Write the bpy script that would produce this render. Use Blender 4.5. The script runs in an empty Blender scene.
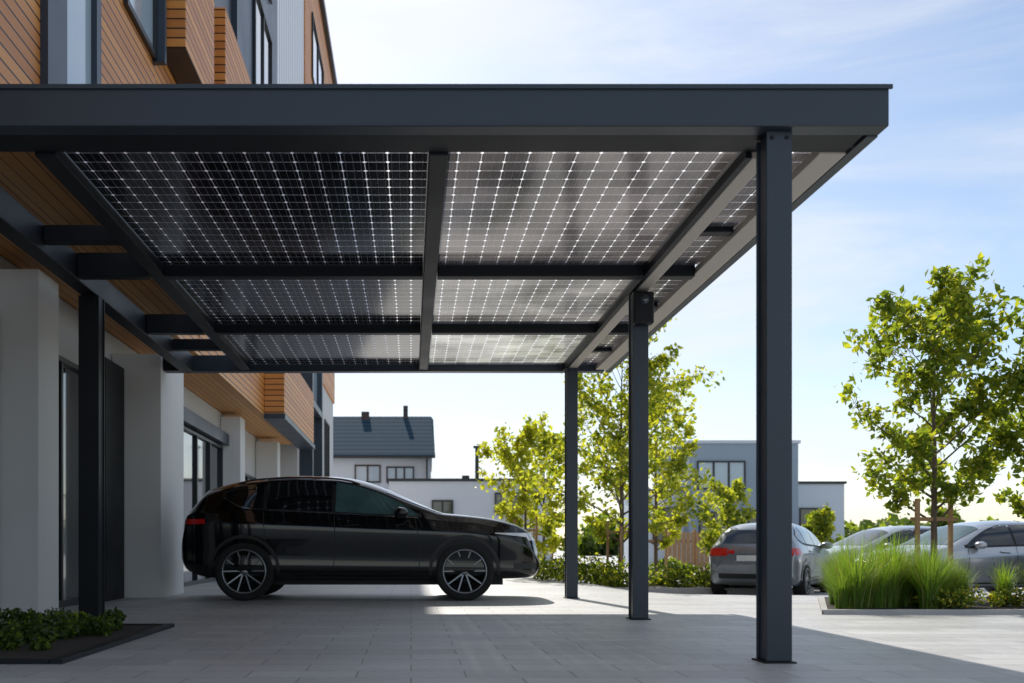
import bpy, bmesh, math, random
import numpy as np
from mathutils import Vector
SC=bpy.context.scene
COL=SC.collection
# ------------------------------------------------------------------ materials
def nn(nt,t,**k):
    n=nt.nodes.new(t)
    for a,b in k.items(): setattr(n,a,b)
    return n
def mth(nt,op,a,b=None,c=None):
    n=nt.nodes.new('ShaderNodeMath'); n.operation=op
    for i,v in enumerate((a,b,c)):
        if v is None: continue
        if isinstance(v,(int,float)): n.inputs[i].default_value=v
        else: nt.links.new(v,n.inputs[i])
    return n.outputs[0]
def mixc(nt,f,a,b,blend='MIX'):
    n=nt.nodes.new('ShaderNodeMix'); n.data_type='RGBA'; n.blend_type=blend
    for s,v in ((n.inputs[0],f),(n.inputs[6],a),(n.inputs[7],b)):
        if isinstance(v,(int,float)): s.default_value=v
        elif isinstance(v,tuple): s.default_value=(v[0],v[1],v[2],1)
        else: nt.links.new(v,s)
    return n.outputs[2]
def newmat(name):
    m=bpy.data.materials.new(name); m.use_nodes=True
    return m,m.node_tree,m.node_tree.nodes['Principled BSDF']
def noise(nt,scale,detail=4,coord='Object',vec=None):
    n=nn(nt,'ShaderNodeTexNoise'); n.inputs['Scale'].default_value=scale; n.inputs['Detail'].default_value=detail
    if vec is None:
        tc=nn(nt,'ShaderNodeTexCoord'); vec=tc.outputs[coord]
    nt.links.new(vec,n.inputs['Vector']); return n.outputs['Fac']
def M(name,col,rough=.6,metal=0,var=.15,nscale=3,bump=0,bscale=60,coat=0,rvar=.1,spec=.5):
    m,nt,p=newmat(name)
    f=noise(nt,nscale,6)
    lo=tuple(c*(1-var) for c in col); hi=tuple(min(1,c*(1+var)) for c in col)
    nt.links.new(mixc(nt,f,lo,hi),p.inputs['Base Color'])
    p.inputs['Metallic'].default_value=metal
    r=mth(nt,'MULTIPLY_ADD',f,rvar*2,rough-rvar); nt.links.new(r,p.inputs['Roughness'])
    p.inputs['Specular IOR Level'].default_value=spec
    if coat:
        p.inputs['Coat Weight'].default_value=coat; p.inputs['Coat Roughness'].default_value=.02
    if bump:
        b=nn(nt,'ShaderNodeBump'); b.inputs['Strength'].default_value=bump; b.inputs['Distance'].default_value=.01
        nt.links.new(noise(nt,bscale,5),b.inputs['Height']); nt.links.new(b.outputs[0],p.inputs['Normal'])
    return m
def wood(name,axis,pitch,c1,c2,gr=.08,rough=.5):
    m,nt,p=newmat(name)
    tc=nn(nt,'ShaderNodeTexCoord'); sp=nn(nt,'ShaderNodeSeparateXYZ'); nt.links.new(tc.outputs['Object'],sp.inputs[0])
    a=mth(nt,'DIVIDE',sp.outputs[axis],pitch); fl=mth(nt,'FLOOR',a); fr=mth(nt,'FRACT',a)
    wn=nn(nt,'ShaderNodeTexWhiteNoise'); wn.noise_dimensions='1D'; nt.links.new(fl,wn.inputs['W'])
    mp=nn(nt,'ShaderNodeMapping'); sc=[25,1.2,1] if axis=='X' else [1,1.2,25]
    mp.inputs['Scale'].default_value=sc; nt.links.new(tc.outputs['Object'],mp.inputs[0])
    gn=noise(nt,1.5,8,vec=mp.outputs[0])
    f=mth(nt,'ADD',mth(nt,'MULTIPLY',wn.outputs['Value'],.55),mth(nt,'MULTIPLY',gn,.5))
    col=mixc(nt,f,c1,c2)
    g=mth(nt,'LESS_THAN',fr,gr)
    col=mixc(nt,g,col,tuple(c*.06 for c in c1))
    nt.links.new(col,p.inputs['Base Color']); p.inputs['Roughness'].default_value=rough
    b=nn(nt,'ShaderNodeBump'); b.inputs['Distance'].default_value=.02; b.inputs['Strength'].default_value=.8
    nt.links.new(mth(nt,'SUBTRACT',1,g),b.inputs['Height']); nt.links.new(b.outputs[0],p.inputs['Normal'])
    return m
def ribbed(name,axis,pitch,col,rough=.4,metal=0,spec=.5):
    m,nt,p=newmat(name)
    tc=nn(nt,'ShaderNodeTexCoord'); sp=nn(nt,'ShaderNodeSeparateXYZ'); nt.links.new(tc.outputs['Object'],sp.inputs[0])
    fr=mth(nt,'FRACT',mth(nt,'DIVIDE',sp.outputs[axis],pitch))
    g=mth(nt,'LESS_THAN',fr,.25)
    nt.links.new(mixc(nt,g,col,tuple(c*.45 for c in col)),p.inputs['Base Color'])
    p.inputs['Roughness'].default_value=rough; p.inputs['Metallic'].default_value=metal; p.inputs['Specular IOR Level'].default_value=spec
    b=nn(nt,'ShaderNodeBump'); b.inputs['Distance'].default_value=.03
    nt.links.new(mth(nt,'SUBTRACT',1,g),b.inputs['Height']); nt.links.new(b.outputs[0],p.inputs['Normal'])
    return m
def leafmat(name,c1,c2,trans=.5,tb=2.2):
    m,nt,p=newmat(name)
    g=nn(nt,'ShaderNodeNewGeometry')
    f=g.outputs['Random Per Island']
    nz=noise(nt,1.3,2)
    ff=mth(nt,'ADD',mth(nt,'MULTIPLY',f,.6),mth(nt,'MULTIPLY',nz,.4))
    col=mixc(nt,ff,c1,c2)
    nt.links.new(col,p.inputs['Base Color']); p.inputs['Roughness'].default_value=.45
    p.inputs['Specular IOR Level'].default_value=.35
    t=nn(nt,'ShaderNodeBsdfTranslucent')
    tcx=mixc(nt,1.0,col,(tb*1.1,tb,tb*.35),'MULTIPLY'); nt.links.new(tcx,t.inputs['Color'])
    mx=nn(nt,'ShaderNodeMixShader'); mx.inputs[0].default_value=trans
    nt.links.new(p.outputs[0],mx.inputs[1]); nt.links.new(t.outputs[0],mx.inputs[2])
    nt.links.new(mx.outputs[0],nt.nodes['Material Output'].inputs['Surface'])
    return m
def panelmat(name,cellT,tcol,gapW=.487,spec=.5,lineT=.42):
    m,nt,p=newmat(name); P=.157
    tc=nn(nt,'ShaderNodeTexCoord'); sp=nn(nt,'ShaderNodeSeparateXYZ'); nt.links.new(tc.outputs['Object'],sp.inputs[0])
    def d(ax,pp,off=0):
        return mth(nt,'ABSOLUTE',mth(nt,'SUBTRACT',mth(nt,'FRACT',mth(nt,'ADD',mth(nt,'DIVIDE',sp.outputs[ax],pp),off)),.5))
    a=d('X',P); b=d('Y',P)
    gap=mth(nt,'GREATER_THAN',mth(nt,'MAXIMUM',a,b),gapW)
    cor=mth(nt,'GREATER_THAN',mth(nt,'ADD',a,b),.90)
    g=mth(nt,'MINIMUM',mth(nt,'ADD',gap,cor),1)
    bus=mth(nt,'LESS_THAN',d('X',P/3),.022)
    wn=nn(nt,'ShaderNodeTexWhiteNoise'); wn.noise_dimensions='2D'
    cb=nn(nt,'ShaderNodeCombineXYZ')
    nt.links.new(mth(nt,'FLOOR',mth(nt,'DIVIDE',sp.outputs['X'],P)),cb.inputs[0]); nt.links.new(mth(nt,'FLOOR',mth(nt,'DIVIDE',sp.outputs['Y'],P)),cb.inputs[1])
    nt.links.new(cb.outputs[0],wn.inputs['Vector'])
    c=mixc(nt,wn.outputs['Value'],(.004,.005,.009),(.016,.018,.026))
    c=mixc(nt,bus,c,(.30,.30,.31))
    nt.links.new(c,p.inputs['Base Color']); p.inputs['Roughness'].default_value=.12; p.inputs['Specular IOR Level'].default_value=spec
    tr=nn(nt,'ShaderNodeBsdfTransparent'); tr.inputs[0].default_value=(.9,.93,1,1)
    tl=nn(nt,'ShaderNodeBsdfTranslucent')
    nt.links.new(mixc(nt,cor,(lineT,lineT,lineT*1.03),(.98,.98,.98)),tl.inputs[0])
    gs=nn(nt,'ShaderNodeMixShader'); gs.inputs[0].default_value=.85
    nt.links.new(tr.outputs[0],gs.inputs[1]); nt.links.new(tl.outputs[0],gs.inputs[2])
    cs=nn(nt,'ShaderNodeMixShader')
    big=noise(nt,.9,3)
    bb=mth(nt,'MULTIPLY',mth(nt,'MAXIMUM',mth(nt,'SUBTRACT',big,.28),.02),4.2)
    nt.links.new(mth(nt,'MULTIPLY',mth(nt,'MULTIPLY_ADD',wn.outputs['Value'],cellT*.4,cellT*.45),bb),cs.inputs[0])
    tl2=nn(nt,'ShaderNodeBsdfTranslucent'); tl2.inputs[0].default_value=tcol
    nt.links.new(p.outputs[0],cs.inputs[1]); nt.links.new(tl2.outputs[0],cs.inputs[2])
    fs=nn(nt,'ShaderNodeMixShader'); nt.links.new(g,fs.inputs[0])
    nt.links.new(cs.outputs[0],fs.inputs[1]); nt.links.new(gs.outputs[0],fs.inputs[2])
    nt.links.new(fs.outputs[0],nt.nodes['Material Output'].inputs['Surface'])
    return m
def pavermat():
    m,nt,p=newmat('concrete_pavers')
    tc=nn(nt,'ShaderNodeTexCoord')
    br=nn(nt,'ShaderNodeTexBrick'); nt.links.new(tc.outputs['Object'],br.inputs['Vector'])
    br.inputs['Scale'].default_value=1; br.inputs['Brick Width'].default_value=.6; br.inputs['Row Height'].default_value=.3
    br.inputs['Mortar Size'].default_value=.005; br.inputs['Mortar Smooth'].default_value=.3
    br.inputs['Color1'].default_value=(.44,.435,.43,1); br.inputs['Color2'].default_value=(.53,.525,.515,1); br.inputs['Mortar'].default_value=(.23,.225,.22,1)
    n1=noise(nt,.45,6); n2=noise(nt,14,8)
    mp=nn(nt,'ShaderNodeMapping'); mp.inputs['Scale'].default_value=(.25,1.4,1); nt.links.new(tc.outputs['Object'],mp.inputs[0])
    n3=noise(nt,1.0,5,vec=mp.outputs[0])
    c=mixc(nt,n1,(.72,.72,.73),(1.2,1.2,1.19)); c2=mixc(nt,n2,(.82,.82,.82),(1.14,1.14,1.14)); c3=mixc(nt,n3,(.82,.82,.82),(1.14,1.14,1.14))
    c=mixc(nt,1.0,br.outputs['Color'],c,'MULTIPLY'); c=mixc(nt,1.0,c,c2,'MULTIPLY'); c=mixc(nt,1.0,c,c3,'MULTIPLY')
    nt.links.new(c,p.inputs['Base Color'])
    nt.links.new(mth(nt,'MULTIPLY_ADD',n3,.45,.28),p.inputs['Roughness'])
    b=nn(nt,'ShaderNodeBump'); b.inputs['Distance'].default_value=.005; b.inputs['Strength'].default_value=.6
    h=mth(nt,'ADD',mth(nt,'SUBTRACT',1,br.outputs['Fac']),mth(nt,'MULTIPLY',n2,.35))
    nt.links.new(h,b.inputs['Height']); nt.links.new(b.outputs[0],p.inputs['Normal'])
    return m
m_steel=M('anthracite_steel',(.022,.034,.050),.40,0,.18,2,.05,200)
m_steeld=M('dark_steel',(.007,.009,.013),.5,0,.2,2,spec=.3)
m_alu=M('beige_aluminium',(.55,.50,.44),.5,0,.08,2)
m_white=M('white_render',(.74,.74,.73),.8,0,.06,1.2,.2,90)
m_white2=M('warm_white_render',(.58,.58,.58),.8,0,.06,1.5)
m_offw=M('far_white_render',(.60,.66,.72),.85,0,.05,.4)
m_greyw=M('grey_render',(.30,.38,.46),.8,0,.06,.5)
m_roof=ribbed('roof_tiles','Z',.3,(.03,.065,.10),.9,0,.05)
m_metal=ribbed('dark_slats','Z',.14,(.04,.05,.065),.4)
m_corr=ribbed('white_corrugated','Y',.45,(.72,.74,.78),.5)
m_navy=M('blue_grey_metal',(.025,.04,.062),.4,0,.1,1)
m_woodz=wood('larch_cladding','Z',.125,(.46,.15,.030),(.82,.36,.085),.15)
m_woodx=wood('larch_soffit','X',.12,(.55,.24,.07),(.82,.42,.14),.07)
m_glass=M('window_glass',(.015,.022,.03),.06,0,.3,.5,rvar=.03,spec=.9,coat=.6)
m_glassb=M('bright_window_glass',(.42,.52,.60),.08,0,.2,.5,rvar=.03,spec=.9)
m_frame=M('window_frame',(.02,.022,.026),.4)
m_conc=M('kerb_concrete',(.42,.41,.40),.8,0,.15,6,.3,80)
m_soil=M('soil',(.035,.027,.02),.95,0,.5,12,1,30)
m_bark=M('bark',(.16,.12,.09),.9,0,.4,18,.8,50)
m_stake=M('stake_wood',(.46,.28,.15),.8,0,.3,10)
m_paver=pavermat()
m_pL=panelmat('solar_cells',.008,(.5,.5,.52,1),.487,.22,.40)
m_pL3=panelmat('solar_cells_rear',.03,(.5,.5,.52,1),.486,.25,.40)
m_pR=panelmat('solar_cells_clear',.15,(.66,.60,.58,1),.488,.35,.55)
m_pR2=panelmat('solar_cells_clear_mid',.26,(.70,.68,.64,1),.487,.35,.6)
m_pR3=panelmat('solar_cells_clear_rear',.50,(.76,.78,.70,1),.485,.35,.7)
m_leafY=leafmat('leaf_yellow_green',(.15,.20,.025),(.40,.42,.07),.6,2.2)
m_leafG=leafmat('leaf_green',(.055,.10,.018),(.20,.27,.045),.52,2.3)
m_leafD=leafmat('leaf_dark',(.02,.045,.012),(.08,.13,.03),.4,1.9)
m_grass=leafmat('ornamental_grass_blade',(.08,.17,.025),(.24,.38,.07),.45,1.8)
m_straw=leafmat('straw',(.3,.26,.1),(.45,.4,.18),.3,1.3)
m_flower=leafmat('yellow_flower',(.5,.42,.05),(.7,.6,.1),.3,1.2)
# ------------------------------------------------------------------ mesh helpers
def empty(name,loc=(0,0,0),rz=0):
    e=bpy.data.objects.new(name,None); e.location=loc; e.rotation_euler=(0,0,rz); COL.objects.link(e); return e
def mesh(name,v,f,mat,parent=None,smooth=False,mi=None):
    me=bpy.data.meshes.new(name); me.from_pydata([tuple(map(float,p)) for p in v],[],f); 
    for mm in (mat if isinstance(mat,list) else [mat]): me.materials.append(mm)
    if mi is not None: me.polygons.foreach_set('material_index',mi)
    if smooth: me.polygons.foreach_set('use_smooth',[True]*len(me.polygons))
    me.update()
    o=bpy.data.objects.new(name,me); COL.objects.link(o)
    if parent: o.parent=parent
    return o
BF=[(0,3,2,1),(4,5,6,7),(0,1,5,4),(1,2,6,5),(2,3,7,6),(3,0,4,7)]
def bv(x0,x1,y0,y1,z0,z1):
    return [(x0,y0,z0),(x1,y0,z0),(x1,y1,z0),(x0,y1,z0),(x0,y0,z1),(x1,y0,z1),(x1,y1,z1),(x0,y1,z1)]
def boxes(name,L,mat,parent=None,bevel=0):
    v=[];f=[]
    for b in L:
        n=len(v); v+=bv(*b); f+=[tuple(i+n for i in q) for q in BF]
    o=mesh(name,v,f,mat,parent)
    if bevel:
        b=o.modifiers.new('b','BEVEL'); b.width=bevel; b.segments=2; b.limit_method='ANGLE'
    return o
def box(name,x0,x1,y0,y1,z0,z1,mat,parent=None,bevel=0):
    return boxes(name,[(x0,x1,y0,y1,z0,z1)],mat,parent,bevel)
def prism(name,poly,z0,z1,mat,parent=None):
    n=len(poly); v=[(a,b,z0) for a,b in poly]+[(a,b,z1) for a,b in poly]
    f=[tuple(range(n-1,-1,-1)),tuple(range(n,2*n))]+[(i,(i+1)%n,n+(i+1)%n,n+i) for i in range(n)]
    return mesh(name,v,f,mat,parent)
def sstep(a,b,t):
    t=min(1,max(0,(t-a)/(b-a))); return t*t*(3-2*t)
def gz(x,y):
    return -.25*sstep(14.5,19,y)*sstep(3.0,5.5,x)
# ------------------------------------------------------------------ ground
def ground():
    xs=[-600,-200,-60,-20,-8]+[ -4+.5*i for i in range(0,35)]+[16,22,30,60,200,600]
    ys=[-200,-40,-10,0]+[4+.5*i for i in range(0,50)]+[32,40,60,100,200,600]
    v=[(x,y,gz(x,y)) for y in ys for x in xs]; n=len(xs)
    f=[(j*n+i,j*n+i+1,(j+1)*n+i+1,(j+1)*n+i) for j in range(len(ys)-1) for i in range(n-1)]
    mesh('ground',v,f,m_paver,smooth=True)
ground()
# ------------------------------------------------------------------ solar carport
cp=empty('solar_carport')
B=.008
box('front_fascia',-3.24,2.87,6.0,6.14,3.232,3.475,m_steel,cp,B)
box('front_fascia_lip',-3.24,2.885,5.985,5.999,3.452,3.478,m_steel,cp)
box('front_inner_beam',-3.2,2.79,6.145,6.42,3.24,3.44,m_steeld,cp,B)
box('rear_beam',-3.2,2.75,14.2,14.36,3.21,3.44,m_steel,cp,B)
box('right_edge_fascia',2.80,2.872,6.145,14.42,3.225,3.474,m_steel,cp,B)
box('right_edge_channel',2.62,2.797,6.425,14.19,3.228,3.29,m_alu,cp,B)
box('right_post_beam',2.19,2.31,6.425,14.19,3.20,3.42,m_alu,cp,B)
box('right_post_beam_cover',2.15,2.187,6.425,14.19,3.205,3.43,m_steeld,cp)
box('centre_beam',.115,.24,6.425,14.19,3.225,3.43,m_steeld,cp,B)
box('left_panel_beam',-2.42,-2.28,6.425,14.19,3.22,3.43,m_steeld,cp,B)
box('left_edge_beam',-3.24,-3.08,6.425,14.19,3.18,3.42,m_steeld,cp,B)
CB=(9.2,11.62)
for i,y in enumerate(CB):
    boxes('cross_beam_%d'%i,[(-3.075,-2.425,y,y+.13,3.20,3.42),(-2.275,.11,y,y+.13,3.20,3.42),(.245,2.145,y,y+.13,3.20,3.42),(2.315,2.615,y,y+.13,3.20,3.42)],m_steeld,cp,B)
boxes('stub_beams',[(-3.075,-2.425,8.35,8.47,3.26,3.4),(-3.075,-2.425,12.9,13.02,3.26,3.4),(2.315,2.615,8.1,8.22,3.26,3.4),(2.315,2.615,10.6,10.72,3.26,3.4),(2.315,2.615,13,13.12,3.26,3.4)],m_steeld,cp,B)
PZ=3.305
def pan(name,x0,x1,y0,y1,mat):
    mesh(name,[(x0,y0,PZ),(x1,y0,PZ),(x1,y1,PZ),(x0,y1,PZ)],[(0,1,2,3)],mat,cp)
rows=[(6.43,9.19),(9.34,11.61),(11.76,14.19)]
for i,(a,b) in enumerate(rows):
    pan('solar_panel_a%d'%i,-2.275,.11,a,b,(m_pL,m_pL,m_pL3)[i]); pan('solar_panel_b%d'%i,.245,2.145,a,b,(m_pR,m_pR2,m_pR3)[i]); pan('solar_panel_c%d'%i,2.315,2.797,a,b,m_pR)
def post(x,y,top,nm,w=.155,dp=.19,mt=None):
    mt=mt or m_steel
    boxes(nm,[(x-w/2,x+w/2,y-dp/2,y-dp/2+.025,0.012,top),(x-w/2,x+w/2,y+dp/2-.025,y+dp/2,0.012,top),(x-w/2+.012,x+w/2-.012,y-dp/2+.025,y+dp/2-.025,0.012,top-.002)],mt,cp,.004)
    box(nm+'_base_plate',x-w/2-.02,x+w/2+.02,y-dp/2-.02,y+dp/2+.02,0,.011,m_steeld,cp)
    boxes(nm+'_bolts',[(x+sx*.045-.009,x+sx*.045+.009,y-dp/2-.012,y-dp/2-.001,top-.05,top-.032) for sx in (-1,1)],m_steeld,cp)
post(2.235,6.16,3.231,'front_right_post')
post(2.235,9.83,3.199,'mid_right_post')
post(2.235,13.95,3.199,'rear_right_post')
post(-3.16,6.2,3.224,'front_left_post')
post(-3.16,9.9,3.178,'mid_left_post',.2,.2,m_steeld)
box('wall_bracket',-3.49,-3.245,14.1,14.3,3.2,3.41,m_steeld,cp)
box('junction_box',2.14,2.34,9.61,9.733,2.86,3.17,m_steeld,cp,.02)
def lathe(name,prof,seg,mat,parent,axis='Y',smooth=True):
    v=[];f=[];n=len(prof)
    for i in range(seg):
        a=2*math.pi*i/seg
        for r,h in prof: v.append((r*math.cos(a),h,r*math.sin(a)))
    for i in range(seg):
        j=(i+1)%seg
        for k in range(n-1): f.append((i*n+k,j*n+k,j*n+k+1,i*n+k+1))
    return mesh(name,v,f,mat,parent,smooth)
l=lathe('junction_box_lens',[(.0,-.02),(.04,-.02),(.05,0),(.05,.01)],20,m_navy,cp); l.location=(2.24,9.61,3.09)
l=lathe('junction_box_lens_glass',[(.0,-.024),(.03,-.024),(.032,-.018)],20,m_glass,cp); l.location=(2.24,9.61,3.09)
# ------------------------------------------------------------------ apartment building
ab=empty('apartment_building')
FX=-3.3
box('upper_soffit',-12,FX-.002,2,29,3.70,3.75,m_woodx,ab)
box('soffit_overhang',FX+.001,-2.8,7.3,13.9,3.66,3.72,m_woodx,ab)
boxes('soffit_overhang_edge',[(-2.799,-2.77,7.3,13.9,3.65,3.76),(FX+.001,-2.77,7.27,7.299,3.65,3.76)],m_frame,ab)
seg=[(2,8.9,m_woodz,FX,3.752),(8.9,9.4,m_navy,FX+.07,3.752),(9.4,10.35,m_glassb,FX-.01,3.752),(10.35,10.5,m_navy,FX+.05,3.752),(10.5,12.9,m_woodz,FX,3.752),(12.9,15.6,m_woodz,FX-.01,3.752),
     (15.6,18.7,m_metal,FX-.05,6.9),(18.7,24.3,m_navy,FX+.05,6.9),(24.3,31,m_corr,FX-.02,6.9),(31,43,m_woodz,FX+.02,6.9)]
for i,(a,b,mt,xf,zb) in enumerate(seg):
    box('upper_wall_%d'%i,-12,xf,a+.001,b-.001,zb,20.2,mt,ab)
box('first_floor_wall',-12,FX,15.6,29.5,3.752,6.895,m_woodz,ab)
box('roof_edge',-12.2,FX+.18,2,43.3,20.203,20.45,m_frame,ab)
box('bay_wood',FX+.002,-2.95,13.1,15.0,7.25,9.4,m_woodz,ab,.01)
box('bay_cap',FX+.002,-2.9,13.05,15.05,9.402,9.5,m_frame,ab)
def win_x(par,xf,y0,y1,z0,z1,n=1,gl=None,nm='window'):
    box(nm+'_glass',xf-.05,xf+.012,y0,y1,z0,z1,gl or m_glass,par)
    fr=[(xf+.013,xf+.06,y0-.05,y1+.05,z1,z1+.07),(xf+.013,xf+.06,y0-.05,y1+.05,z0-.07,z0),(xf+.013,xf+.06,y0-.05,y0+.02,z0,z1),(xf+.013,xf+.06,y1-.02,y1+.05,z0,z1)]
    for k in range(1,n):
        yy=y0+(y1-y0)*k/n; fr.append((xf+.013,xf+.05,yy-.03,yy+.03,z0,z1))
    boxes(nm+'_frame',fr,m_frame,par)
win_x(ab,FX,11.5,12.75,7.0,9.2,1,m_glassb)
box('window_hood',FX+.001,FX+.16,12.76,12.85,6.9,9.3,m_navy,ab)
boxes('glass_transom',[(FX-.009,FX+.05,9.42,10.34,z,z+.07) for z in (5.0,8.0)],m_navy,ab)
for z in (10.3,13.3,16.3):
    win_x(ab,FX+.05,20.6,23.0,z,z+2,2)
    win_x(ab,FX+.02,33,37,z,z+2,2); win_x(ab,FX+.02,39,42,z,z+2,2)
box('wood_balcony',FX+.002,-2.95,15.9,18.6,7.9,9.3,m_woodz,ab,.01)
box('far_lower_body',-12,FX-.05,29.5,43,0,6.895,m_white2,ab)
boxes('far_bay_frames',[(FX-.04,FX+.35,30.0,30.25,2.6,6.89),(FX-.04,FX+.35,33.2,33.5,2.6,6.89),(FX-.04,FX+.35,30.251,33.199,2.6,2.8),(FX-.04,FX+.35,30.251,33.199,5.0,5.2)],m_navy,ab)
box('far_bay_glass',FX-.04,FX+.18,30.251,33.199,2.801,4.999,m_glass,ab)
box('far_bay_glass_up',FX-.04,FX+.18,30.251,33.199,5.201,6.88,m_glassb,ab)
for y in (35.2,38.6): win_x(ab,FX-.05,y,y+1.8,3.2,5.6,2)
win_x(ab,FX,19,22,4.9,6.4,3)
box('balcony_wood_side',FX+.003,-2.85,22.5,29.3,3.72,5.2,m_woodz,ab,.01)
box('balcony_slab',FX+.003,-2.82,22.4,29.4,3.6,3.715,m_navy,ab)
GX=-4.2
box('ground_floor_wall',-12,GX,2,29.49,0,3.69,m_white2,ab)
def gl(y0,y1,z1,mt=m_glass):
    box('shopfront_glass',GX,GX+.03,y0,y1,.08,z1,mt,ab)
    fr=[(GX+.001,GX+.09,y0-.06,y0,0,z1+.06),(GX+.001,GX+.09,y1,y1+.06,0,z1+.06),(GX+.031,GX+.085,y0,y1,z1,z1+.06),(GX+.031,GX+.085,y0,y1,0,.08)]
    k=int((y1-y0)/1.5)
    for i in range(1,k+1):
        yy=y0+(y1-y0)*i/(k+1); fr.append((GX+.031,GX+.08,yy-.03,yy+.03,.08,z1))
    boxes('shopfront_frame',fr,m_frame,ab)
gl(4,9.9,3.0); gl(10.75,12.9,2.9,m_glass)
box('dark_panel',GX+.001,GX+.2,13.1,13.95,0,3.2,m_steeld,ab)
gl(15.55,21.8,2.86); gl(24,26.5,2.5)
box('pillar_1',-4.19,-3.76,10.1,10.68,0,3.52,m_white,ab,.01)
box('pillar_1_wing',-5.2,-4.192,10.1,10.68,0,3.52,m_white,ab)
box('pillar_2',-4.19,-3.5,14.0,15.4,0,3.42,m_white,ab,.01)
box('pillar_3',-4.19,-3.75,22.0,22.6,0,3.59,m_white,ab,.01)
box('pillar_4',-4.19,-3.6,27.0,27.5,0,3.58,m_white,ab,.01)
box('lintel',-4.19,-4.0,15.41,21.99,2.95,3.2,m_navy,ab)
# ------------------------------------------------------------------ background houses
def win_y(par,yf,x0,x1,z0,z1,n=1,gl=None):
    box('window_glass',x0,x1,yf-.03,yf+.1,z0,z1,gl or m_glass,par)
    fr=[(x0-.08,x1+.08,yf-.1,yf-.031,z1,z1+.09),(x0-.08,x1+.08,yf-.14,yf-.031,z0-.09,z0),(x0-.08,x0,yf-.1,yf-.031,z0,z1),(x1,x1+.08,yf-.1,yf-.031,z0,z1)]
    for k in range(1,n):
        xx=x0+(x1-x0)*k/n; fr.append((xx-.05,xx+.05,yf-.08,yf-.031,z0,z1))
    boxes('window_frame',fr,m_frame,par)
dh=empty('detached_house')
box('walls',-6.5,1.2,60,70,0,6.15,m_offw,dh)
mesh('roof',[(-6.8,59.6,6.05),(1.45,59.6,6.05),(1.45,65,9.05),(-6.8,65,9.05),(-6.8,70.4,6.05),(1.45,70.4,6.05),
             (-6.8,59.6,6.25),(1.45,59.6,6.25),(1.3,65,9.25),(-6.8,65,9.25),(-6.8,70.4,6.25),(1.45,70.4,6.25)],
     [(6,7,8,9),(9,8,11,10),(0,1,7,6),(0,3,2,1),(3,4,5,2),(1,2,8,7),(2,5,11,8),(0,6,9,3),(3,9,10,4)],m_roof,dh)
mesh('gable',[(1.2,60,6.15),(1.2,70,6.15),(1.2,65,8.9),(-6.5,60,6.15),(-6.5,70,6.15),(-6.5,65,8.9)],[(0,1,2),(3,5,4)],m_offw,dh)
win_y(dh,60,-3.3,-1.9,4.7,5.6,2,m_glassb); win_y(dh,60,-1.4,.1,4.7,5.5,3,m_glassb); win_y(dh,60,-3.0,-1,1,2.4,2)
boxes('chimney',[(-3.2,-2.7,64.5,65,8.9,9.5),(-.5,-.2,64.6,64.9,8.9,9.9)],m_frame,dh)
boxes('gutter',[(-6.8,1.45,59.45,59.58,6.05,6.17),(.9,1.0,59.75,59.88,0,6.05)],m_frame,dh)
fh=empty('flat_roof_house')
box('walls',-1.2,7.6,54,59,0,4.3,m_offw,fh)
box('parapet_cap',-1.3,7.7,53.9,59.1,4.303,4.45,m_frame,fh)
win_y(fh,54,1.2,2.2,1.2,3.2,2); win_y(fh,54,4.6,6.2,2.6,3.6,2)
boxes('vent_pipe',[(3.6,3.8,56,56.2,4.45,6.3),(3.5,3.9,55.9,56.3,6.301,6.42),(2.9,3.3,56.5,57,4.45,4.8)],m_frame,fh)
mo=empty('modern_house')
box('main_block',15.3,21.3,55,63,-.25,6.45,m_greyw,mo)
box('parapet_cap',15.2,21.4,54.9,63.1,6.453,6.62,m_offw,mo)
box('white_side',13.2,15.29,56,62,-.25,3.9,m_offw,mo)
box('white_side_cap',13.1,15.29,55.9,62.1,3.903,4.0,m_frame,mo)
box('right_wing',21.302,24.7,57,63,-.25,4.35,m_offw,mo)
box('right_wing_cap',21.41,24.8,56.9,63.1,4.353,4.5,m_frame,mo)
win_y(mo,55,15.8,18.3,4.0,5.4,3,m_glassb); win_y(mo,55,19.2,20.6,4.0,5.4,2); win_y(mo,55,15.9,17.4,.8,2.6,2); win_y(mo,55,18.6,20.8,.4,2.7,2)
win_y(mo,56,13.6,14.7,1.0,2.9,2); win_y(mo,57,22.2,23.8,1.2,2.9,2)
box('garage_side_window',15.25,15.297,57,59.5,4.2,5.4,m_glass,mo)
wf=empty('wooden_fence')
boxes('boards',[(9.0+.16*i,9.13+.16*i,35,35.03,-.25,1.25) for i in range(12)],m_stake,wf)
boxes('fence_rails',[(9.0,10.9,35.031,35.07,z,z+.08) for z in (.1,.9)],m_stake,wf)
boxes('fence_posts',[(x,x+.1,35.071,35.17,-.25,1.35) for x in (9.0,9.9,10.8)],m_stake,wf)
# ------------------------------------------------------------------ vegetation
def leaves(name,pts,size,mats,parent,rng,up=.3,elong=1.7):
    N=len(pts); P=np.array(pts)
    d=rng.normal(size=(N,3)); d/=np.linalg.norm(d,axis=1)[:,None]
    n=rng.normal(size=(N,3)); n[:,2]+=up; n-= (n*d).sum(1)[:,None]*d; n/=np.linalg.norm(n,axis=1)[:,None]
    s=np.cross(n,d); sz=size*rng.uniform(.5,1.3,N)[:,None]
    v=np.empty((N,4,3)); v[:,0]=P-d*sz*elong/2; v[:,1]=P+s*sz*.5-d*sz*.1+n*sz*.12; v[:,2]=P+d*sz*elong/2; v[:,3]=P-s*sz*.5-d*sz*.1+n*sz*.12
    f=np.arange(N*4).reshape(N,4).tolist()
    mi=rng.choice(len(mats),N).astype(int).tolist() if len(mats)>1 else None
    return mesh(name,v.reshape(-1,3),f,mats,parent,False,mi)
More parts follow.
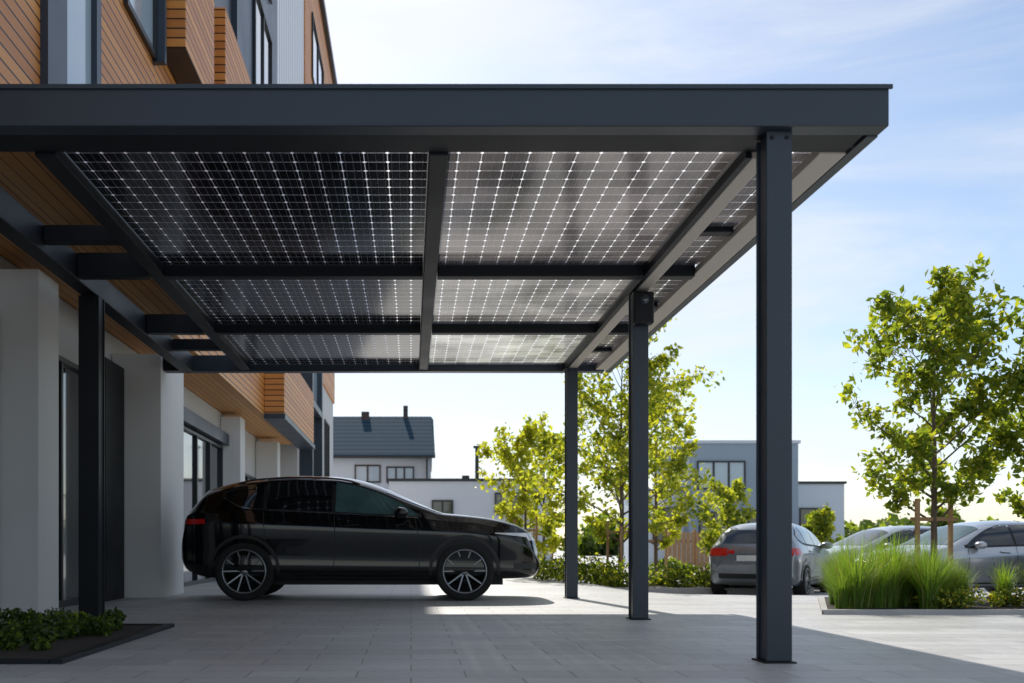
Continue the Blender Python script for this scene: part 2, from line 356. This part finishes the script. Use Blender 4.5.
def tubes(name,segs,mat,parent,k=6):
    v=[];f=[]
    for a,b,r0,r1 in segs:
        a=Vector(a);b=Vector(b);d=(b-a)
        if d.length<1e-5: continue
        d.normalize(); u=d.orthogonal().normalized(); w=d.cross(u); n=len(v)
        for c,r in ((a,r0),(b,r1)):
            for i in range(k):
                t=2*math.pi*i/k; v.append(c+u*(r*math.cos(t))+w*(r*math.sin(t)))
        for i in range(k): f.append((n+i,n+(i+1)%k,n+k+(i+1)%k,n+k+i))
    return mesh(name,v,f,mat,parent,True)
def tree(name,x,y,H,crown_w,h0,nl,lsize,mats,seed,stakes=0,nb=26,stems=1,thin=1.0,sh=1.5):
    rng=np.random.default_rng(seed); rr=random.Random(seed)
    z0=gz(x,y); e=empty(name,(x,y,z0)); segs=[]; pts=[]
    r0=(.010*H+.005)*thin
    for st in range(stems):
        ox=0 if stems==1 else (st-.5*(stems-1))*.12
        cur=Vector((ox,0,0)); spine=[cur.copy()]; K=14
        lean=Vector((ox*.9+rr.uniform(-.03,.03),rr.uniform(-.03,.03),1))
        for i in range(K):
            nx=cur+Vector((lean.x*.12+rr.gauss(0,.018*H/4),rr.gauss(0,.018*H/4),1)).normalized()*(H*.93/K)
            ra=r0*(1-i/K)**.8+.004; rb=r0*(1-(i+1)/K)**.8+.004
            segs.append((cur,nx,ra,rb)); cur=nx; spine.append(cur.copy())
        for b in range(nb):
            t=h0/H+(1-h0/H)*((b+rr.random())/nb)
            if t>.97: t=.97
            idx=t*.999*K; i=int(idx); p=spine[i].lerp(spine[i+1],idx-i)
            tt=(t-h0/H)/(1-h0/H)
            env=(math.sin(math.pi*min(1,(tt*.80+.17)))**.7)*crown_w/2*rr.uniform(.5,1.2)
            a=b*2.4+rr.uniform(-.5,.5); up=.45+1.0*tt+rr.uniform(-.2,.2)
            d=Vector((math.cos(a),math.sin(a),up)).normalized()
            ln=env/max(.3,math.hypot(d.x,d.y)); ln=min(ln,H*.36); q=p.copy(); nseg=6
            rb0=max(.005,r0*(1-t)*.5)
            for s in range(nseg):
                d=(d+Vector((rr.gauss(0,.13),rr.gauss(0,.13),rr.gauss(.02,.09)))).normalized()
                q2=q+d*ln/nseg; segs.append((q,q2,rb0*(1-s/nseg)+.003,rb0*(1-(s+1)/nseg)+.003))
                if s>=1:
                    for tw in range(2):
                        td=(d+Vector((rr.gauss(0,.8),rr.gauss(0,.8),rr.gauss(.1,.5)))).normalized(); tl=ln*rr.uniform(.12,.32)
                        q3=q2+td*tl; segs.append((q2,q3,.004,.002)); 
                        m=q2.lerp(q3,.6); pts.append((m,tl*.3+.04)); pts.append((q3,tl*.22+.03))
                q=q2
            pts.append((q,.07))
    C=np.array([list(p) for p,_ in pts]); S=np.array([s for _,s in pts]); W=rng.uniform(.1,1,len(S))**2; W/=W.sum()
    idx=rng.choice(len(S),nl,p=W)
    L=C[idx]+np.clip(rng.normal(size=(nl,3)),-1.8,1.8)*S[idx][:,None]*.8
    L=L[L[:,2]>h0*.75]
    tubes('trunk_and_limbs',segs,m_bark,e,6)
    leaves('foliage',L,lsize,mats,e,rng)
    for s in range(stakes):
        a=s*2*math.pi/max(1,stakes)+.4; dx,dy=.3*math.cos(a),.3*math.sin(a)
        box('stake_%d'%s,dx-.025,dx+.025,dy-.025,dy+.025,0,sh*(1-.08*s),m_stake,e,.004)
    if stakes>1:
        boxes('stake_ties',[(-.3,.3,-.02,.02,sh-.4,sh-.35)],m_stake,e)
    return e
tree('young_tree',6.8,13.0,3.95,2.3,1.0,7600,.066,[m_leafG,m_leafG,m_leafY],3,2,30,sh=1.45)
tree('young_tree',8.1,12.4,3.5,2.5,.8,7000,.066,[m_leafG,m_leafY,m_leafG],11,2,26,sh=1.3)
tree('birch_tree',4.6,22,5.4,3.9,.9,8500,.078,[m_leafY,m_leafY,m_leafG],5,3,32,sh=1.6)
tree('birch_tree',2.75,24,3.4,2.1,.5,3400,.085,[m_leafY],21,2,20)
tree('birch_tree',3.7,28,4.0,2.2,.6,2600,.10,[m_leafY,m_leafG],22,2,18)
tree('birch_tree',6.0,24.5,4.6,2.6,.9,4000,.085,[m_leafY],23,2,22)
tree('garden_tree',10.2,32,2.7,2.2,.4,2600,.11,[m_leafY,m_leafG],31,0,20)
tree('garden_tree',16.8,41,2.2,2.6,.3,2200,.14,[m_leafG,m_leafY],32,0,18)
tree('garden_tree',24.5,46,2.4,3,.3,2400,.16,[m_leafG],34,0,18)
def shrubs(name,x0,x1,y0,y1,h,n,ls,mats,seed,blobs=30,zoff=0):
    rng=np.random.default_rng(seed); c=np.stack([rng.uniform(x0,x1,blobs),rng.uniform(y0,y1,blobs),np.zeros(blobs)],1)
    hh=rng.uniform(.35,1,blobs)*h; rad=hh*rng.uniform(.5,.9,blobs)
    i=rng.integers(0,blobs,n); d=rng.normal(size=(n,3)); d/=np.linalg.norm(d,axis=1)[:,None]
    r=rng.uniform(.3,1.15,n)**.6
    p=c[i]+d*np.stack([rad[i],rad[i],hh[i]*.55],1)*r[:,None]; p[:,2]+=hh[i]*.5+zoff
    p[:,2]+=np.array([gz(a,b) for a,b,_ in p]); p=p[p[:,2]>-.24]
    return leaves(name,p,ls,mats,None,rng)
shrubs('shrub_bed_planting',2.6,7.6,20.5,22.5,.65,11000,.055,[m_leafG,m_leafY,m_leafD],41,46)
shrubs('hedge',7.5,13,30,32,.8,7000,.10,[m_leafD,m_leafG],42,30)
shrubs('flowering_ground_cover',5.7,9.5,10.78,11.5,.24,8000,.030,[m_leafG,m_leafY,m_leafD,m_leafG,m_flower],43,60,.05)
shrubs('distant_tree_row',-60,140,120,135,4.6,30000,.9,[m_leafD,m_leafG],44,160)
def tufts(name,cl,mats,seed,blades=220,h=.8):
    rng=np.random.default_rng(seed); V=[];F=[];MI=[]
    for (cx,cy,sc) in cl:
        for b in range(blades):
            a=rng.uniform(0,2*math.pi); r=rng.uniform(0,.1)*sc; bx,by=cx+r*math.cos(a),cy+r*math.sin(a); bz=gz(cx,cy)+.03
            L=h*sc*rng.uniform(.5,1.18); lean=rng.uniform(.05,.9)*L*.8; a2=a+rng.normal(0,.5); w=rng.uniform(.0025,.005)
            sx,sy=-math.sin(a2)*w,math.cos(a2)*w; n=len(V)
            for k,t in enumerate((0,.35,.7,1)):
                ox=lean*t**2; oz=L*(t-.28*t**3*(lean/L+.2)*1.6); ww=1-.9*t
                px,py=bx+math.cos(a2)*ox,by+math.sin(a2)*ox
                V.append((px-sx*ww,py-sy*ww,bz+oz)); V.append((px+sx*ww,py+sy*ww,bz+oz))
            m=0 if rng.random()<.9 else 1
            for k in range(3): F.append((n+2*k,n+2*k+1,n+2*k+3,n+2*k+2)); MI.append(m)
    return mesh(name,V,F,mats,None,False,MI)
rg=np.random.default_rng(8); cl=[]
while len(cl)<50:
    yy=rg.uniform(10.95,12.6); xx=rg.uniform(4.6,6.2)
    if xx<4.5+(yy-10.6)*.42: continue
    cl.append((xx,yy,rg.uniform(.5,1.1)*(1.0 if xx>4.9 else .8)))
for i in range(8): cl.append((rg.uniform(6.4,9),rg.uniform(12,13),rg.uniform(.4,.8)))
tufts('ornamental_grass',cl,[m_grass,m_straw],9,380,.84)
pb=empty('planting_bed')
prism('soil',[(4.42,10.6),(12,10.6),(12,13.6),(5.62,13.6)],-.1,.035,m_soil,pb)
prism('kerb_front',[(4.34,10.52),(12,10.52),(12,10.598),(4.42,10.598)],-.1,.05,m_conc,pb)
prism('kerb_side',[(4.33,10.54),(4.417,10.6),(5.617,13.6),(5.53,13.6)],-.1,.048,m_conc,pb)
lb=empty('planting_bed')
box('soil',-4.19,-2.18,6.1,8.8,-.05,.02,m_soil,lb)
boxes('kerb',[(-2.178,-2.1,6.02,8.88,-.05,.03),(-4.19,-2.18,6.02,6.098,-.05,.03),(-4.19,-2.18,8.802,8.88,-.05,.03)],m_steeld,lb,.004)
shrubs('low_shrub',-3.6,-2.4,6.5,8.3,.24,6500,.030,[m_leafD,m_leafD,m_leafG],51,26)
ps=empty('planting_strip')
box('soil',2.2,8.0,20.2,23,-.4,-.12,m_soil,ps)
box('kerb',2.1,8.1,20.08,20.198,-.4,-.1,m_conc,ps,.01)
# ------------------------------------------------------------------ cars
def pchip(P):
    X=np.array([p[0] for p in P],float);Y=np.array([p[1] for p in P],float)
    h=np.diff(X);dl=np.diff(Y)/h;m=np.zeros(len(X))
    for i in range(1,len(X)-1):
        if dl[i-1]*dl[i]>0:
            w1=2*h[i]+h[i-1];w2=h[i]+2*h[i-1]; m[i]=(w1+w2)/(w1/dl[i-1]+w2/dl[i])
    m[0]=dl[0];m[-1]=dl[-1]
    def f(x):
        x=min(max(x,X[0]),X[-1]); i=min(int(np.searchsorted(X,x,side='right'))-1,len(h)-1); i=max(i,0)
        t=(x-X[i])/h[i]
        return float((2*t**3-3*t*t+1)*Y[i]+(t**3-2*t*t+t)*h[i]*m[i]+(-2*t**3+3*t*t)*Y[i+1]+(t**3-t*t)*h[i]*m[i+1])
    return f
m_tire=M('tyre_rubber',(.012,.012,.012),.85,0,.2,20)
m_rim=M('alloy_rim',(.22,.23,.25),.3,.9,.1,8)
m_plast=M('black_plastic',(.012,.012,.013),.55)
m_carglass=M('car_glass',(.005,.008,.010),.03,0,.2,1,rvar=.01,spec=.8,coat=.7)
m_carglass2=M('car_glass_clear',(.06,.12,.125),.05,0,.6,2.5,rvar=.01,spec=.8)
m_chrome=M('chrome',(.6,.6,.62),.15,1,.05,3)
m_red=M('tail_lamp',(.6,.012,.01),.15,0,.2,8,coat=1)
m_lamp=M('head_lamp',(.8,.85,.9),.12,.1,.3,40,coat=1)
m_plate=M('number_plate',(.7,.7,.68),.5)
def wheel(par,x,y,r,side,w=.23):
    e=empty('wheel'); e.parent=par; e.location=(x,y,r); 
    if side<0: e.rotation_euler=(0,0,math.pi)
    o=w/2; ri=r*.76
    lathe('tyre',[(ri-.02,-o),(r*.93,-o),(r,-o*.75),(r,o*.75),(r*.97,o*.93),(r*.9,o),(ri,o*.9),(ri-.015,o*.8)],48,m_tire,e)
    lathe('rim_lip',[(ri,o*.88),(ri-.012,o*.95),(ri-.03,o*.9),(ri-.035,o*.2),(ri-.05,-o*.6),(.0,-o*.6)],48,m_plast,e)
    lathe('rim_edge',[(ri+.002,o*.86),(ri-.002,o*.97),(ri-.02,o*.95),(ri-.022,o*.86)],48,m_rim,e)
    lathe('hub',[(0,o*.8),(.035,o*.8),(.06,o*.7),(.065,o*.4)],24,m_rim,e)
    v=[];f=[]
    for k in range(5):
        for s in (-1,1):
            a=2*math.pi*k/5+.3; a0=a+s*.16; a1=a+s*.30
            for (aa,rr,hw_,yy) in ((a0,.045,.017,o*.74),(a1,ri-.012,.013,o*.93)):
                c=np.array([math.cos(aa)*rr,0,math.sin(aa)*rr]); t=np.array([-math.sin(aa),0,math.cos(aa)])*hw_
                for (q,yy2) in ((-1,yy-.035),(1,yy-.035),(.6,yy),(-.6,yy)):
                    p=c+t*q; v.append((p[0],yy2,p[2]))
            n=len(v)-8; f+= [(n,n+1,n+5,n+4),(n+1,n+2,n+6,n+5),(n+2,n+3,n+7,n+6),(n+3,n,n+4,n+7)]
    mesh('spokes',v,f,m_rim,e)
    lathe('brake_disc',[(0,-.01),(.17,-.01),(.17,-.03)],24,m_rim,e)
def make_car(name,loc,rz,P,paint):
    e=empty(name,loc,rz); L=P['L']
    top=pchip(P['top']);bot=pchip(P['bot']);belt=pchip(P['belt']);hw=pchip(P['hw']);rw=pchip(P['rw'])
    lp=pchip([(0,.88),(.08,.95),(.18,.980),(.30,.975),(.5,.986),(.72,.998),(.80,1.0),(.86,.985),(.93,.962),(1,.94)])
    YB=.94
    def bl(x): return min(belt(x),top(x)-.03)
    def ys(x,z):
        zb,zt,zl=bot(x),top(x),bl(x)
        if z<=zl: return hw(x)*lp(max(0,(z-zb)/(zl-zb)))
        v=min(1,(z-zl)/(zt-zl)); y0=hw(x)*YB
        return (y0+(rw(x)-y0)*v)*max(0,1-v**8)**.4
    vs=[.06,.14,.25,.37,.5]
    for fch in (.997,.99,.975,.95,.9,.84,.76,.66,.54,.4,.25,.1): vs.append((1-fch**2.5)**.125)
    us=[0,.04,.08,.13,.18,.24,.3,.4,.5,.6,.68,.74,.79,.82,.86,.9,.95,1]
    xs=sorted(set([0,.004,.012,.025,.045,.07,.1,.14,.18]+list(np.linspace(.22,L-.22,84))+[L-.18,L-.14,L-.1,L-.07,L-.045,L-.025,L-.012,L-.004,L]))
    V=[];F=[];nr=None
    for x in xs:
        zb,zt,zl=bot(x),top(x),bl(x); pts=[(0,zb),(hw(x)*.5,zb)]
        for u in us: pts.append((hw(x)*lp(u),zb+(zl-zb)*u))
        for v in vs:
            z=zl+(zt-zl)*v; pts.append((ys(x,z),z))
        pts.append((0,zt))
        ring=pts+[(-a,b) for a,b in pts[-2:0:-1]]
        nr=len(ring)
        V+=[(x,a,b) for a,b in ring]
    for i in range(len(xs)-1):
        for k in range(nr): 
            k2=(k+1)%nr; F.append((i*nr+k,(i+1)*nr+k,(i+1)*nr+k2,i*nr+k2))
    F.append(tuple(range(nr))); n0=(len(xs)-1)*nr; F.append(tuple(n0+k for k in range(nr-1,-1,-1)))
    body=mesh('body',V,F,[paint,m_plast],e,True)
    bm=bmesh.new(); bm.from_mesh(body.data); bmesh.ops.recalc_face_normals(bm,faces=bm.faces); bm.to_mesh(body.data); bm.free()
    R=P['R'];W=P['hwm']; CV=[];CF=[]
    for wx in P['wx']:
        for s in (-1,1):
            n=len(CV); k=40; ra=R+.045
            for yy in (s*(W-.36),s*(W+.3)):
                for i in range(k):
                    a=2*math.pi*i/k; CV.append((wx+ra*math.cos(a),yy,R+.01+ra*math.sin(a)))
            for i in range(k): CF.append((n+i,n+(i+1)%k,n+k+(i+1)%k,n+k+i))
            CF.append(tuple(n+i for i in range(k))); CF.append(tuple(n+k+i for i in range(k-1,-1,-1)))
    cut=mesh('cutter',CV,CF,[paint,m_plast],None,True,[1]*len(CF))
    bm=bmesh.new(); bm.from_mesh(cut.data); bmesh.ops.recalc_face_normals(bm,faces=bm.faces); bm.to_mesh(cut.data); bm.free()
    md=body.modifiers.new('bool','BOOLEAN'); md.operation='DIFFERENCE'; md.object=cut; md.solver='EXACT'
    bpy.context.view_layer.update()
    dg=bpy.context.evaluated_depsgraph_get(); nm=bpy.data.meshes.new_from_object(body.evaluated_get(dg))
    body.modifiers.clear(); body.data=nm; bpy.data.objects.remove(cut,do_unlink=True)
    try: nm.set_sharp_from_angle(angle=math.radians(38))
    except Exception: pass
    def sgrid(nm_,G,mat,off=.004,sides=(-1,1)):
        for s in sides:
            v=[];f=[];n=len(G[0])
            for row in G:
                for (x,z) in row: v.append((x,s*(ys(x,z)+off),z))
            for i in range(len(G)-1):
                for j in range(n-1): f.append((i*n+j,i*n+j+1,(i+1)*n+j+1,(i+1)*n+j))
            mesh(nm_,v,f,mat,e,True)
    def strip(nm_,pts,w,mat,off=.006):
        q=[]
        for i in range(len(pts)-1):
            for t in np.linspace(0,1,8,endpoint=False): q.append((pts[i][0]+(pts[i+1][0]-pts[i][0])*t,pts[i][1]+(pts[i+1][1]-pts[i][1])*t))
        q.append(pts[-1]); G=[]
        for i,(x,z) in enumerate(q):
            a=q[max(0,i-1)];b=q[min(len(q)-1,i+1)];dx,dz=b[0]-a[0],b[1]-a[1];l=math.hypot(dx,dz)+1e-9
            G.append([(x-dz/l*w/2,z+dx/l*w/2),(x+dz/l*w/2,z-dx/l*w/2)])
        sgrid(nm_,G,mat,off)
    def poly_win(nm_,lo,hi,x0,x1,mat,off=.004,n=24):
        G=[]
        for x in np.linspace(x0,x1,n):
            a,b=lo(x),hi(x); b=max(a+.001,b)
            G.append([(x,a+(b-a)*t) for t in np.linspace(0,1,7)])
        sgrid(nm_,G,mat,off)
    wlo=pchip(P['wlo']);whi=pchip(P['whi'])
    xa,xb=P['wlo'][0][0],P['wlo'][-1][0]
    poly_win('window_surround',lambda x:wlo(x)-.022,lambda x:whi(x)+.022,xa-.03,xb+.05,m_plast,.003,40)
    bounds=[xa]+list(P['pill'])+[xb]
    for i in range(len(bounds)-1):
        poly_win('side_glass',wlo,whi,bounds[i]+(.025 if i else 0),bounds[i+1]-(.025 if i<len(bounds)-2 else 0),P['glass'][min(i,len(P['glass'])-1)],.008)
    strip('window_trim',[(x,wlo(x)-.022) for x in np.linspace(xa,xb,14)],.012,m_chrome if P.get('chrome') else m_plast,.009)
    for d in P['doors']: strip('door_seam',d,.010,m_plast,.003)
    for hx,hz in P['handles']: 
        strip('door_handle',[(hx,hz),(hx+.2,hz+.012)],.03,paint,.028); strip('door_handle_shadow',[(hx,hz-.025),(hx+.2,hz-.013)],.012,m_plast,.006)
    strip('sill_trim',P['sill'],.09,m_plast,.008)
    for wx in P['wx']:
        G=[]
        for a in np.linspace(math.radians(-8),math.radians(188),40):
            row=[]
            for rr in (R+.04,R+.06,R+.085): row.append((min(L-.02,max(.02,wx+rr*math.cos(a))),max(bot(wx)+.005,R+.01+rr*math.sin(a))))
            G.append(row)
        sgrid('arch_trim',G,m_plast if P.get('clad') else paint,.012)
    def xend(y,z,front):
        def ins(x): return bot(x)<=z<=top(x) and ys(x,z)>=abs(y)
        prev=0
        for t in np.linspace(0,1.3,90):
            x=L-t if front else t
            if ins(x):
                a,b=prev,t
                for _ in range(14):
                    m=(a+b)/2
                    if ins(L-m if front else m): b=m
                    else: a=m
                return L-b if front else b
            prev=t
        return L-1.3 if front else 1.3
    def xgrid(nm_,y0,y1,z0,z1,mat,front,off=.006,n=10,m=8,y0t=None,y1t=None):
        v=[];f=[]
        for j in range(m):
            tz=j/(m-1); z=z0+(z1-z0)*tz; a=y0+((y0t if y0t is not None else y0)-y0)*tz; b=y1+((y1t if y1t is not None else y1)-y1)*tz
            for i in range(n):
                y=a+(b-a)*i/(n-1); x=xend(y,z,front); v.append((x+(off if front else -off),y,z))
        for j in range(m-1):
            for i in range(n-1): f.append((j*n+i,j*n+i+1,(j+1)*n+i+1,(j+1)*n+i))
        mesh(nm_,v,f,mat,e,True)
    for it in P['ends']:
        nm_,y0,y1,z0,z1,mat,front=it[:7]
        kw=it[7] if len(it)>7 else {}
        xgrid(nm_,y0,y1,z0,z1,mat,front,**kw)
        if y0>0: xgrid(nm_,-y0,-y1,z0,z1,mat,front)
    for nm_,G,mat in P['sidep']: sgrid(nm_,G,mat,.007)
    def zs(x,y):
        a,b=bl(x),top(x)
        for _ in range(18):
            m=(a+b)/2
            if ys(x,m)>=abs(y): a=m
            else: b=m
        return a
    x0,x1=P['ws']; v=[];f=[];n=15;mm=12
    for i in range(mm):
        x=x0+(x1-x0)*i/(mm-1); yw=(rw(x)+(hw(x)*YB-rw(x))*.25)*.9
        for j in range(n):
            y=-yw+2*yw*j/(n-1); v.append((x+.004,y,zs(x,y)+.006))
    for i in range(mm-1):
        for j in range(n-1): f.append((i*n+j,i*n+j+1,(i+1)*n+j+1,(i+1)*n+j))
    mesh('windscreen',v,f,P.get('wsm',m_carglass),e,True)
    mx,mz=P['mir']
    for s in (-1,1):
        y=s*(ys(mx,mz)+.12)
        lv=[];lf=[]
        for i in range(9):
            a=math.pi*i/8
            for j in range(12):
                b=2*math.pi*j/12; lv.append((mx+.09*math.sin(a)*math.cos(b)*(.8 if math.cos(b)<0 else 1.3),y+s*.13*math.cos(a)*.9,mz+.075*math.sin(a)*math.sin(b)))
        for i in range(8):
            for j in range(12): lf.append((i*12+j,i*12+(j+1)%12,(i+1)*12+(j+1)%12,(i+1)*12+j))
        mesh('mirror',lv,lf,paint,e,True)
        box('mirror_arm',mx-.03,mx+.04,min(y,s*(W-.15)),max(y,s*(W-.15)),mz-.06,mz-.035,m_plast,e,.004)
        if P.get('rails'):
            a,b=P['rails']; sg=[]; q=None
            for x in np.linspace(a,b,14):
                p=(x,s*(rw(x)*.93),zs(x,rw(x)*.93)+.028-.03*(abs((x-(a+b)/2)/((b-a)/2))**10))
                if q: sg.append((q,p,.012,.012))
                q=p
            tubes('roof_rail',sg,m_plast,e,8)
    for wx in P['wx']:
        for s in (-1,1): wheel(e,wx,s*(W-.115),R,s)
    box('underbody',.5,L-.5,-W+.4,W-.4,.2,.4,m_plast,e)
    return e
suv=dict(L=4.84,hwm=.95,R=.39,wx=(.88,3.80),
 top=[(0,.80),(.02,.98),(.05,1.10),(.10,1.20),(.22,1.38),(.33,1.51),(.5,1.565),(.8,1.64),(1.2,1.69),(1.6,1.71),(2.0,1.70),(2.35,1.655),(2.65,1.565),(3.0,1.405),(3.3,1.265),(3.5,1.185),(3.75,1.16),(4.1,1.12),(4.42,1.055),(4.62,.98),(4.74,.88),(4.82,.72),(4.84,.58)],
 bot=[(0,.55),(.04,.46),(.12,.39),(.4,.31),(1,.28),(3.7,.28),(4.3,.29),(4.6,.30),(4.76,.33),(4.84,.42)],
 belt=[(0,.75),(.1,1.13),(.5,1.20),(1.5,1.165),(2.6,1.11),(3.3,1.08),(3.8,1.05),(4.3,.97),(4.65,.82),(4.84,.52)],
 hw=[(0,.70),(.04,.80),(.15,.88),(.5,.935),(.9,.955),(1.6,.94),(3.0,.94),(3.7,.955),(4.15,.945),(4.5,.89),(4.7,.79),(4.8,.66),(4.84,.54)],
 rw=[(0,.6),(.4,.62),(1,.66),(2.4,.66),(3,.70),(3.5,.80),(4.2,.80),(4.6,.70),(4.84,.48)],
 wlo=[(.60,1.39),(.75,1.29),(1.0,1.235),(1.5,1.21),(2.4,1.165),(3.0,1.135),(3.18,1.125)],
 whi=[(.60,1.43),(.8,1.51),(1.1,1.575),(1.5,1.61),(1.95,1.605),(2.3,1.55),(2.65,1.44),(2.95,1.30),(3.18,1.14)],
 pill=[1.15,2.06],glass=[m_carglass,m_carglass,m_carglass2],chrome=True,clad=True,
 doors=[[(1.13,1.18),(1.16,.78),(1.32,.50)],[(2.07,1.15),(2.09,.7),(2.05,.36)],[(3.14,1.10),(3.2,.8),(3.2,.36)],[(1.32,.37),(3.2,.37)]],
 handles=[(1.3,1.05),(2.2,1.02)],sill=[(1.32,.335),(3.32,.335)],
 ws=(2.76,3.5),mir=(2.94,1.17),rails=(.75,2.4),
 ends=[('grille',-.42,.42,.55,.78,m_plast,True),('bumper_intake',-.55,.55,.35,.46,m_plast,True),('headlamp',.45,.78,.80,.90,m_lamp,True),
       ('rear_window',-.52,.52,1.18,1.46,m_carglass,False),('tail_lamp',.4,.8,1.0,1.09,m_red,False),('number_plate',-.26,.26,.72,.83,m_plate,False)],
 sidep=[('tail_lamp_side',[[(x,1.01+.03*x),(x,1.085)] for x in np.linspace(.05,.36,8)],m_red),
        ('headlamp_side',[[(x,.89-.1*(x-4.2)),(x,.89-.1*(x-4.2)+.012+.10*(x-4.2))] for x in np.linspace(4.2,4.72,10)],m_lamp),
        ('bumper_trim',[[(x,.42),(x,.50)] for x in np.linspace(4.46,4.78,8)],m_plast)])
m_black=M('black_car_paint',(.0025,.003,.0035),.12,0,.1,2,coat=.8,rvar=.02,spec=.25)
m_silver=M('silver_car_paint',(.50,.53,.57),.28,.6,.04,2,coat=1,rvar=.03)
m_grey=M('grey_car_paint',(.24,.27,.30),.28,.6,.04,2,coat=1,rvar=.03)
m_dgrey=M('dark_car_paint',(.03,.035,.045),.28,.4,.04,2,coat=1,rvar=.03)
make_car('parked_car',(-3.09,14.16,0),0,suv,m_black)
hat=dict(L=4.35,hwm=.89,R=.32,wx=(.78,3.42),
 top=[(0,.72),(.02,.90),(.06,.98),(.16,1.12),(.34,1.33),(.5,1.40),(.9,1.45),(1.5,1.48),(2.0,1.46),(2.4,1.38),(2.8,1.18),(3.15,1.0),(3.4,.95),(3.8,.88),(4.1,.78),(4.27,.66),(4.35,.5)],
 bot=[(0,.45),(.05,.34),(.2,.25),(.5,.22),(3.7,.21),(4.1,.22),(4.3,.27),(4.35,.35)],
 belt=[(0,.68),(.1,.95),(.5,.98),(1.5,.97),(2.6,.94),(3.0,.92),(3.5,.86),(4.0,.74),(4.25,.6),(4.35,.45)],
 hw=[(0,.66),(.05,.76),(.18,.83),(.5,.87),(1.2,.89),(3.3,.89),(3.8,.86),(4.1,.77),(4.27,.64),(4.35,.5)],
 rw=[(0,.55),(.4,.56),(1,.6),(2.0,.6),(2.8,.7),(3.2,.76),(3.8,.72),(4.35,.42)],
 wlo=[(.55,1.12),(.8,1.045),(1.4,1.02),(2.2,1.0),(2.8,.97)],
 whi=[(.55,1.20),(.8,1.32),(1.3,1.39),(1.8,1.38),(2.2,1.30),(2.6,1.12),(2.8,.985)],
 pill=[.98,1.8],glass=[m_carglass],chrome=False,clad=False,
 doors=[[(.95,1.0),(1.0,.6),(1.1,.4)],[(1.8,.98),(1.82,.3)],[(2.8,.93),(2.85,.3)]],handles=[(1.1,.9),(1.95,.88)],sill=[(1.15,.27),(3.0,.27)],
 ws=(2.4,3.1),mir=(2.6,1.0),rails=None,
 ends=[('grille',-.4,.4,.46,.6,m_plast,True),('headlamp',.42,.7,.60,.70,m_lamp,True),('rear_window',-.55,.55,1.04,1.30,m_carglass,False,dict(y0t=-.47,y1t=.47)),
  ('tail_lamp',.44,.77,.80,.95,m_red,False),('tail_lamp_clear',.30,.43,.84,.91,m_red,False),('number_plate',-.26,.26,.70,.81,m_plate,False),('rear_bumper_trim',-.6,.6,.36,.46,m_plast,False)],
 sidep=[('tail_lamp_side',[[(x,.80+.1*x),(x,.95)] for x in np.linspace(.06,.36,7)],m_red),('headlamp_side',[[(x,.66-.1*(x-3.8)),(x,.70-.1*(x-3.8))] for x in np.linspace(3.8,4.15,7)],m_lamp)])
make_car('parked_car',(6.45,19.0,-.25),math.radians(90-32),hat,m_grey)
make_car('parked_car',(13.3,24.0,-.25),math.radians(180+8),hat,m_silver)
sv2=dict(hat); sv2['wsm']=m_carglass2
make_car('parked_car',(12.8,19.6,-.25),math.radians(180+10),sv2,m_silver)
make_car('parked_car',(15.2,18.0,-.25),math.radians(180+12),hat,m_dgrey)
# ------------------------------------------------------------------ world, sun, camera
EL,AZ=math.radians(40),math.radians(-8)
w=bpy.data.worlds.new('World'); SC.world=w; w.use_nodes=True; nt=w.node_tree
bg=nt.nodes['Background']; sky=nn(nt,'ShaderNodeTexSky'); sky.sky_type='NISHITA'; sky.sun_disc=False
sky.sun_elevation=EL; sky.sun_rotation=AZ; sky.air_density=1.0; sky.dust_density=.6; sky.ozone_density=1.8
tc=nn(nt,'ShaderNodeTexCoord'); mp=nn(nt,'ShaderNodeMapping'); mp.inputs['Scale'].default_value=(1.0,1.0,4.0); mp.inputs['Rotation'].default_value=(.1,.3,.2)
nt.links.new(tc.outputs['Generated'],mp.inputs[0])
n1=nn(nt,'ShaderNodeTexNoise'); n1.inputs['Scale'].default_value=2.0; n1.inputs['Detail'].default_value=10; n1.inputs['Roughness'].default_value=.58; n1.inputs['Distortion'].default_value=.8
nt.links.new(mp.outputs[0],n1.inputs['Vector'])
cr=nn(nt,'ShaderNodeMapRange'); cr.interpolation_type='SMOOTHSTEP'; cr.inputs[1].default_value=.34; cr.inputs[2].default_value=.70; cr.inputs[3].default_value=0.05; cr.inputs[4].default_value=.85
nt.links.new(n1.outputs['Fac'],cr.inputs[0])
c=mixc(nt,cr.outputs[0],sky.outputs[0],(6.5,6.75,7.0))
nt.links.new(c,bg.inputs[0]); bg.inputs[1].default_value=.14
sd=bpy.data.lights.new('sun','SUN'); sd.energy=5; sd.angle=math.radians(.5); sd.color=(1,.95,.87)
so=bpy.data.objects.new('sun',sd); COL.objects.link(so)
S=Vector((math.sin(AZ)*math.cos(EL),math.cos(AZ)*math.cos(EL),math.sin(EL))); so.rotation_euler=S.to_track_quat('Z','Y').to_euler()
cd=bpy.data.cameras.new('camera'); co=bpy.data.objects.new('camera',cd); COL.objects.link(co); SC.camera=co
co.location=(0,0,.7); co.rotation_euler=(math.radians(90),0,0)
cd.sensor_width=36; cd.lens=36*1000/1024; cd.shift_x=101/1024; cd.shift_y=206.5/1024; cd.clip_end=2000; cd.clip_start=.05
cd.dof.use_dof=True; cd.dof.focus_distance=9.5; cd.dof.aperture_fstop=2.2
SC.view_settings.view_transform='Standard'; SC.view_settings.look='None'; SC.view_settings.exposure=0
